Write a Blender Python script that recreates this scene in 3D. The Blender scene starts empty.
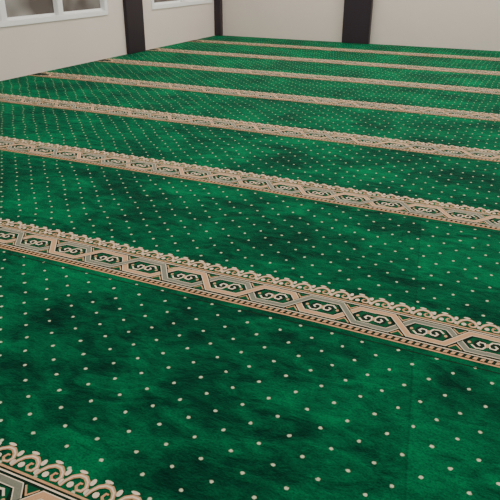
import bpy, math, random, bmesh
from mathutils import Vector, Matrix
random.seed(3)
F=609.0; PI,YA,RO=1.1269,0.4328,0.0042; H=1.197; Y0=0.8935; XW=-5.3165; YB=10.077; SP=1.2
R=Matrix.Rotation(YA,3,'Z')@Matrix.Rotation(PI,3,'X')@Matrix.Rotation(RO,3,'Z')

def srgb(r,g_,b):
    def c(v):
        v/=255.0
        return v/12.92 if v<=0.04045 else ((v+0.055)/1.055)**2.4
    return (c(r),c(g_),c(b),1)

class NT:
    def __init__(s,name):
        s.m=bpy.data.materials.new(name); s.m.use_nodes=True; s.t=s.m.node_tree
        s.b=s.t.nodes['Principled BSDF']
    def n(s,typ,**kw):
        nd=s.t.nodes.new(typ)
        for k,v in kw.items(): setattr(nd,k,v)
        return nd
    def l(s,a,b): s.t.links.new(a,b)
    def val(s,sock,v):
        if isinstance(v,bpy.types.NodeSocket): s.l(v,sock)
        else: sock.default_value=v
    def math(s,op,a,b=0.0,c=None):
        nd=s.n('ShaderNodeMath',operation=op); s.val(nd.inputs[0],a); s.val(nd.inputs[1],b)
        if c is not None: s.val(nd.inputs[2],c)
        return nd.outputs[0]
    def mix(s,f,a,b):
        nd=s.n('ShaderNodeMix',data_type='RGBA'); s.val(nd.inputs[0],f); s.val(nd.inputs[6],a); s.val(nd.inputs[7],b); return nd.outputs[2]
    def noise(s,vec,scale,detail=3,rough=.5,dist=0):
        nd=s.n('ShaderNodeTexNoise'); s.l(vec,nd.inputs['Vector']); nd.inputs['Scale'].default_value=scale
        nd.inputs['Detail'].default_value=detail; nd.inputs['Roughness'].default_value=rough; nd.inputs['Distortion'].default_value=dist
        return nd.outputs[0]
    def ramp(s,f,stops):
        nd=s.n('ShaderNodeValToRGB'); s.l(f,nd.inputs[0]); cr=nd.color_ramp
        cr.elements[0].position,cr.elements[0].color=stops[0][0],stops[0][1]
        cr.elements[1].position,cr.elements[1].color=stops[-1][0],stops[-1][1]
        for p,c in stops[1:-1]:
            e=cr.elements.new(p); e.color=c
        return nd.outputs[0]
    def rng(s,v,a,b,c=0.0,d=1.0):
        nd=s.n('ShaderNodeMapRange',interpolation_type='SMOOTHSTEP'); s.l(v,nd.inputs[0])
        for i,x in enumerate((a,b,c,d)): nd.inputs[i+1].default_value=x
        return nd.outputs[0]
    def obj(s): return s.n('ShaderNodeTexCoord').outputs['Object']

def yarn(name,col,var=.2,sc=260):
    n=NT(name); o=n.obj()
    f=n.noise(o,sc,2); f2=n.noise(o,6,3)
    c2=tuple(max(0,v*(1-var*2)) for v in col[:3])+(1,)
    c=n.mix(f,c2,tuple(min(1,v*(1+var)) for v in col[:3])+(1,))
    c=n.mix(n.math('MULTIPLY',f2,.4),c,c2)
    n.l(c,n.b.inputs['Base Color']); n.b.inputs['Roughness'].default_value=.85
    n.b.inputs['Specular IOR Level'].default_value=.08
    return n.m

G=NT('green_pile'); o=G.obj()
sep=G.n('ShaderNodeSeparateXYZ'); G.l(o,sep.inputs[0]); X_,Y_=sep.outputs[0],sep.outputs[1]
def mapped(rot,sc):
    mp=G.n('ShaderNodeMapping'); G.l(o,mp.inputs[0]); mp.inputs['Scale'].default_value=sc; mp.inputs['Rotation'].default_value=(0,0,rot); return mp.outputs[0]
nap=G.noise(mapped(.3,(1,1.3,1)),2.0,6,.55,.4)
nap2=G.noise(mapped(-.5,(1,2.2,1)),5,5,.62,1.0)
nap3=G.noise(mapped(.9,(1,1.5,1)),18,4,.7,.4)
fine=G.noise(o,150,3,.7)
napm=G.math('ADD',G.math('ADD',G.math('MULTIPLY',nap,.40),G.math('MULTIPLY',nap2,.38)),G.math('MULTIPLY',nap3,.22))
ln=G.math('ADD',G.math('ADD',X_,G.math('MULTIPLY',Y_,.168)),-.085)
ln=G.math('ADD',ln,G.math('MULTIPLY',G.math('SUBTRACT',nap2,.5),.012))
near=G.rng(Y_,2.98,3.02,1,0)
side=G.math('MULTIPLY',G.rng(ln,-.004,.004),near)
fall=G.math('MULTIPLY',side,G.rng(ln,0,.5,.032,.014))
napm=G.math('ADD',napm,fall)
col=G.ramp(napm,[(.38,srgb(0,36,26)),(.45,srgb(0,60,39)),(.51,srgb(0,84,51)),(.62,srgb(0,118,70))])
col=G.mix(G.rng(fine,.35,.75,0,.6),col,srgb(0,32,21))
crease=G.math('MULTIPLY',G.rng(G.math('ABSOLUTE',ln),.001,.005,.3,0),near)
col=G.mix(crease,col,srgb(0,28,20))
L=.12
def lattice(off):
    wob=G.noise(o,3.1,1)
    u=G.math('ADD',G.math('DIVIDE',X_,L),G.math('ADD',off,G.math('MULTIPLY',wob,.4)))
    v=G.math('ADD',G.math('DIVIDE',Y_,L),G.math('ADD',off,G.math('MULTIPLY',wob,.3)))
    fu=G.math('SUBTRACT',G.math('FRACT',u),.5); fv=G.math('SUBTRACT',G.math('FRACT',v),.5)
    return G.math('SQRT',G.math('ADD',G.math('MULTIPLY',fu,fu),G.math('MULTIPLY',fv,fv)))
d=G.math('MINIMUM',lattice(0.0),lattice(0.5))
d=G.math('ADD',d,G.math('MULTIPLY',G.math('SUBTRACT',fine,.5),.06))
dot=G.rng(d,.030,.060,1,0)
col=G.mix(dot,col,srgb(205,210,175))
G.l(col,G.b.inputs['Base Color'])
G.b.inputs['Roughness'].default_value=.8; G.b.inputs['Specular IOR Level'].default_value=.03
G.b.inputs['Sheen Weight'].default_value=.18; G.b.inputs['Sheen Roughness'].default_value=.35; G.b.inputs['Sheen Tint'].default_value=(0,.6,.3,1)
bp=G.n('ShaderNodeBump'); bp.inputs['Strength'].default_value=.9; bp.inputs['Distance'].default_value=.018
G.l(G.math('ADD',nap2,G.math('ADD',G.math('MULTIPLY',nap3,.7),G.math('MULTIPLY',fine,.3))),bp.inputs['Height']); G.l(bp.outputs[0],G.b.inputs['Normal'])
M_green=G.m
M_tan=yarn('tan_yarn',srgb(206,158,116)); M_cream=yarn('cream_yarn',srgb(230,210,182),.12)
M_grey=yarn('grey_yarn',srgb(128,128,112)); M_dk=yarn('dark_green_yarn',srgb(14,38,26)); M_md=yarn('mid_green_yarn',srgb(0,78,46))
mats=[M_green,M_tan,M_cream,M_grey,M_dk,M_md]
TAN,CR,GR,DK,MG=1,2,3,4,5

V=[];FA=[];MI=[]; ROW=0
def wob(x):
    return .006*math.sin(x*1.7+ROW*2.1)+.003*math.sin(x*5.3+ROW*4.7)
def poly(pts,z,m,w=True):
    i=len(V); V.extend((x,y+(wob(x) if w else 0),z) for x,y in pts); FA.append(tuple(range(i,i+len(pts)))); MI.append(m)
def ribbon(pts,w,z,m,closed=False):
    n=len(pts); L_=[];R_=[]
    for k in range(n):
        p=Vector(pts[k]); a=Vector(pts[k-1]) if (k>0 or closed) else None; b=Vector(pts[(k+1)%n]) if (k<n-1 or closed) else None
        d1=(p-a).normalized() if a is not None else (b-p).normalized()
        d2=(b-p).normalized() if b is not None else d1
        t=(d1+d2).normalized(); nn=Vector((-t.y,t.x)); c=max(.45,nn.dot(Vector((-d1.y,d1.x))))
        wk=(w[k] if isinstance(w,(list,tuple)) else w)/2/c
        L_.append(p+nn*wk); R_.append(p-nn*wk)
    for k in range(n if closed else n-1):
        j=(k+1)%n; poly([L_[k],R_[k],R_[j],L_[j]],z,m)
def ell(cx,cy,rx,ry,n=12):
    return [(cx+rx*math.cos(2*math.pi*k/n),cy+ry*math.sin(2*math.pi*k/n)) for k in range(n)]

XL,XR=XW,2.6
P=.20; BW=.275
def strap(T,pts,w,z,col):
    ribbon(T(pts),w+.011,z,DK); ribbon(T(pts),w+.004,z+.0003,CR); ribbon(T(pts),w-.002,z+.0006,col)
def tile(u,v,k):
    m=v+.113
    T=lambda pts:[(u+a,m+b) for a,b in pts]
    a=.053; q=P/2; s_=1 if k%2 else -1
    # tan and grey straps interlace; over/under alternates every second crossing
    over_tan=(k%4<2)
    for sgn,colr in ((-s_,GR),(s_,TAN)):
        z=.0030 if (colr==TAN)==over_tan else .0016
        strap(T,[(-q-.0005,-sgn*a),(-.038,-sgn*a),(.038,sgn*a),(q+.0005,sgn*a)],.021,z,colr)
    for s in (1,-1):
        poly(T([(-.026,s*.066),(.026,s*.066),(0,s*.032)][::s]),.0012,MG)
        ribbon(T([(-.022,s*.063),(0,s*.037),(.022,s*.063)]),.005,.0014,TAN)
    M=lambda pts:[(u+q+a,m+b) for a,b in pts]
    poly(M([(-.068,0),(-.050,.040),(.050,.040),(.068,0),(.050,-.040),(-.050,-.040)][::-1]),.0010,MG)
    for s in (1,-1):
        poly(M(ell(s*.024,0,.023,.028)),.0012,DK)
        cur=[(s*.052,.012*s),(s*.036,.029*s),(s*.014,.026*s),(s*.004,.006*s),(s*.010,-.012*s),(s*.026,-.014*s),(s*.033,0),(s*.024,.009*s)]
        ribbon(M(cur),.0065,.0015,CR)
        poly(M(ell(s*.060,0,.006,.008,8)),.0015,TAN)
    poly(M(ell(0,0,.006,.012,8)),.0018,TAN)
def crest(u,v,w):
    z=.0022; b=v+.203
    T=lambda pts:[(u+p*w,b+c) for p,c in pts]
    hump=[(-.5,.006),(-.46,.026),(-.34,.044),(-.15,.055),(.06,.055),(.24,.044),(.33,.028),(.26,.014),(.10,.012),(.0,.022),(.04,.034),(.14,.034)]
    ribbon(T(hump),[.008,.011,.013,.014,.014,.013,.011,.009,.008,.007,.006,.005],z,TAN)
    ribbon(T(hump[:9]),[.003,.004,.004,.005,.005,.004,.004,.003,.003],z+.0004,CR)
    for a_,c_,rx,ry in ((.40,.050,.007,.012),(.44,.018,.007,.010),(-.22,.020,.009,.010),(-.15,.068,.013,.005)):
        poly([(u+a_*w+p,b+c_+c) for p,c in ell(0,0,rx,ry,8)],z,CR)
def band(v0,v1,z,m):
    nseg=60
    for i in range(nseg):
        a=XL+(XR-XL)*i/nseg; b=XL+(XR-XL)*(i+1)/nseg
        poly([(a,v0),(b,v0),(b,v1),(a,v1)],z,m)
poly([(XL,-1.2),(XR,-1.2),(XR,YB),(XL,YB)],0,0,False)
for n in range(-1,8):
    ROW=n
    top=Y0+SP*n; v=top-BW
    band(v,v+.203,.0004,DK)
    band(v,v+.008,.0014,TAN)
    band(v+.034,v+.039,.0014,CR)
    band(v+.187,v+.192,.0014,CR)
    band(v+.198,v+.205,.0014,TAN)
    x=XL+.006
    while x<XR-.02:
        poly([(x,v+.013),(x+.013,v+.013),(x+.019,v+.029),(x+.006,v+.029)],.0014,TAN); x+=.024
    x=XL+.155+(0.07*n)%.1; k=0
    while x<XR-.2: tile(x,v,k); x+=P; k+=1
    w=.080; x=XL+.05
    while x<XR-.05: crest(x,v,w); x+=w
    band(v-.034,v-.029,.0006,DK)
me=bpy.data.meshes.new('prayer_carpet'); me.from_pydata(V,[],FA)
for m in mats: me.materials.append(m)
me.polygons.foreach_set('material_index',MI); me.update()
bm=bmesh.new(); bm.from_mesh(me)
for f in bm.faces:
    if f.normal.z<0: f.normal_flip()
bm.to_mesh(me); bm.free()
carpet=bpy.data.objects.new('prayer_carpet',me); bpy.context.collection.objects.link(carpet)

def bm_box(name,x0,x1,y0,y1,z0,z1,mat,bevel=0,parent=None):
    bm=bmesh.new(); bmesh.ops.create_cube(bm,size=1)
    for v in bm.verts: v.co=Vector(((x0+x1)/2+v.co.x*(x1-x0),(y0+y1)/2+v.co.y*(y1-y0),(z0+z1)/2+v.co.z*(z1-z0)))
    if bevel: bmesh.ops.bevel(bm,geom=bm.edges[:],offset=bevel,segments=2,affect='EDGES')
    me=bpy.data.meshes.new(name); bm.to_mesh(me); bm.free(); me.materials.append(mat)
    ob=bpy.data.objects.new(name,me); bpy.context.collection.objects.link(ob)
    if parent: ob.parent=parent
    return ob
def paint(name,c,rough=.6,var=.04,spec=.3):
    n=NT(name); f=n.noise(n.obj(),2.5,5); c2=tuple(v*(1-var*2) for v in c[:3])+(1,)
    n.l(n.mix(f,c2,c),n.b.inputs['Base Color']); n.b.inputs['Roughness'].default_value=rough; n.b.inputs['Specular IOR Level'].default_value=spec
    return n.m
W_wall=paint('painted_plaster',srgb(224,210,198)); W_back=paint('back_wall_paint',srgb(212,198,186))
W_ceil=paint('ceiling_paint',srgb(232,228,220)); M_col=paint('charcoal_cladding',srgb(46,38,44),.35)
M_frame=paint('white_aluminium',srgb(242,240,236),.35); M_slab=paint('floor_tile',srgb(150,145,138),.4)
gl=NT('window_glass'); f=gl.noise(gl.obj(),1.6,2)
gl.l(gl.ramp(f,[(.4,srgb(88,80,76)),(.6,srgb(142,138,132))]),gl.b.inputs['Base Color']); gl.b.inputs['Roughness'].default_value=.08
gl.b.inputs['Specular IOR Level'].default_value=.4; M_glass=gl.m
HC=3.3; TH=.15
bm_box('floor',XW-TH,XR,-1.4,YB+TH,-.12,-.003,M_slab)
bm_box('ceiling',XW-TH,XR,-1.4,YB+TH,HC,HC+.1,W_ceil)
bm_box('wall_back',XW-TH,XR,YB,YB+TH,0,HC,W_back)
wins=[(1.3,3.7),(4.3,7.0),(8.05,9.9)]
SZ,TZ=.54,2.0
y=-1.4
wl=bpy.data.objects.new('wall_left',None); bpy.context.collection.objects.link(wl)
bm_box('lower',XW-TH,XW,-1.4,YB,0,SZ,W_wall,parent=wl)
bm_box('upper',XW-TH,XW,-1.4,YB,TZ,HC,W_wall,parent=wl)
for k,(a,b) in enumerate(wins+[(YB,YB)]):
    if a>y: bm_box('pier_%d'%k,XW-TH,XW,y,a,SZ,TZ,W_wall,parent=wl)
    y=b
for k,(a,b) in enumerate(wins):
    e=bpy.data.objects.new('window_%d'%(k+1),None); bpy.context.collection.objects.link(e)
    fw=.06; xa,xb=XW-.10,XW+.012
    bm_box('frame_bottom',xa,xb,a,b,SZ,SZ+fw,M_frame,.004,e); bm_box('frame_top',xa,xb,a,b,TZ-fw,TZ,M_frame,.004,e)
    bm_box('frame_near',xa,xb,a,a+fw,SZ+fw,TZ-fw,M_frame,.004,e); bm_box('frame_far',xa,xb,b-fw,b,SZ+fw,TZ-fw,M_frame,.004,e)
    nb=3 if b-a>2 else 2
    for j in range(1,nb):
        yy=a+(b-a)*j/nb; bm_box('mullion_%d'%j,xa+.01,xb-.005,yy-.045,yy+.045,SZ+fw,TZ-fw,M_frame,.004,e)
    for j in range(nb):
        ya=a+(b-a)*j/nb; yb=a+(b-a)*(j+1)/nb
        bm_box('sash_%d'%(j+1),XW-.06,XW-.035,ya+.05,yb-.05,SZ+fw,SZ+fw+.025,M_frame,.003,e)
    bm_box('pane',XW-.07,XW-.06,a+fw,b-fw,SZ+fw,TZ-fw,M_glass,0,e)
def column(x0,x1,y0,y1): bm_box('column',x0,x1,y0,y1,.004,HC,M_col,.006)
column(XW,XW+.05,7.35,7.76)
column(XW,XW+.12,YB-.10,YB)
column(-3.0,-2.56,YB-.10,YB)

em=NT('lamp_diffuser'); em.b.inputs['Emission Color'].default_value=(1,.98,.94,1); em.b.inputs['Emission Strength'].default_value=6
for yy in (1.2,4.2,7.2,9.0):
    for xx in (-3.9,-1.2,1.5):
        e=bpy.data.objects.new('ceiling_lamp',None); bpy.context.collection.objects.link(e)
        bm_box('housing',xx-.65,xx+.65,yy-.12,yy+.12,HC-.06,HC,M_frame,.01,e)
        bm_box('diffuser',xx-.62,xx+.62,yy-.10,yy+.10,HC-.075,HC-.06,em.m,0,e)
        ld=bpy.data.lights.new('tube','AREA'); ld.shape='RECTANGLE'; ld.size=1.2; ld.size_y=.2; ld.energy=46 if yy>2 else 28; ld.color=(1,.98,.95)
        lo=bpy.data.objects.new('tube',ld); lo.location=(xx,yy,HC-.09); lo.parent=e; bpy.context.collection.objects.link(lo)
w=bpy.data.worlds.new('World'); bpy.context.scene.world=w; w.use_nodes=True
w.node_tree.nodes['Background'].inputs[0].default_value=(1,.97,.94,1); w.node_tree.nodes['Background'].inputs[1].default_value=.48

cd=bpy.data.cameras.new('camera'); cd.sensor_width=36; cd.lens=F/500*36; cd.clip_start=.05
co=bpy.data.objects.new('camera',cd); co.matrix_world=Matrix.Translation((0,0,H))@R.to_4x4()
bpy.context.collection.objects.link(co); bpy.context.scene.camera=co
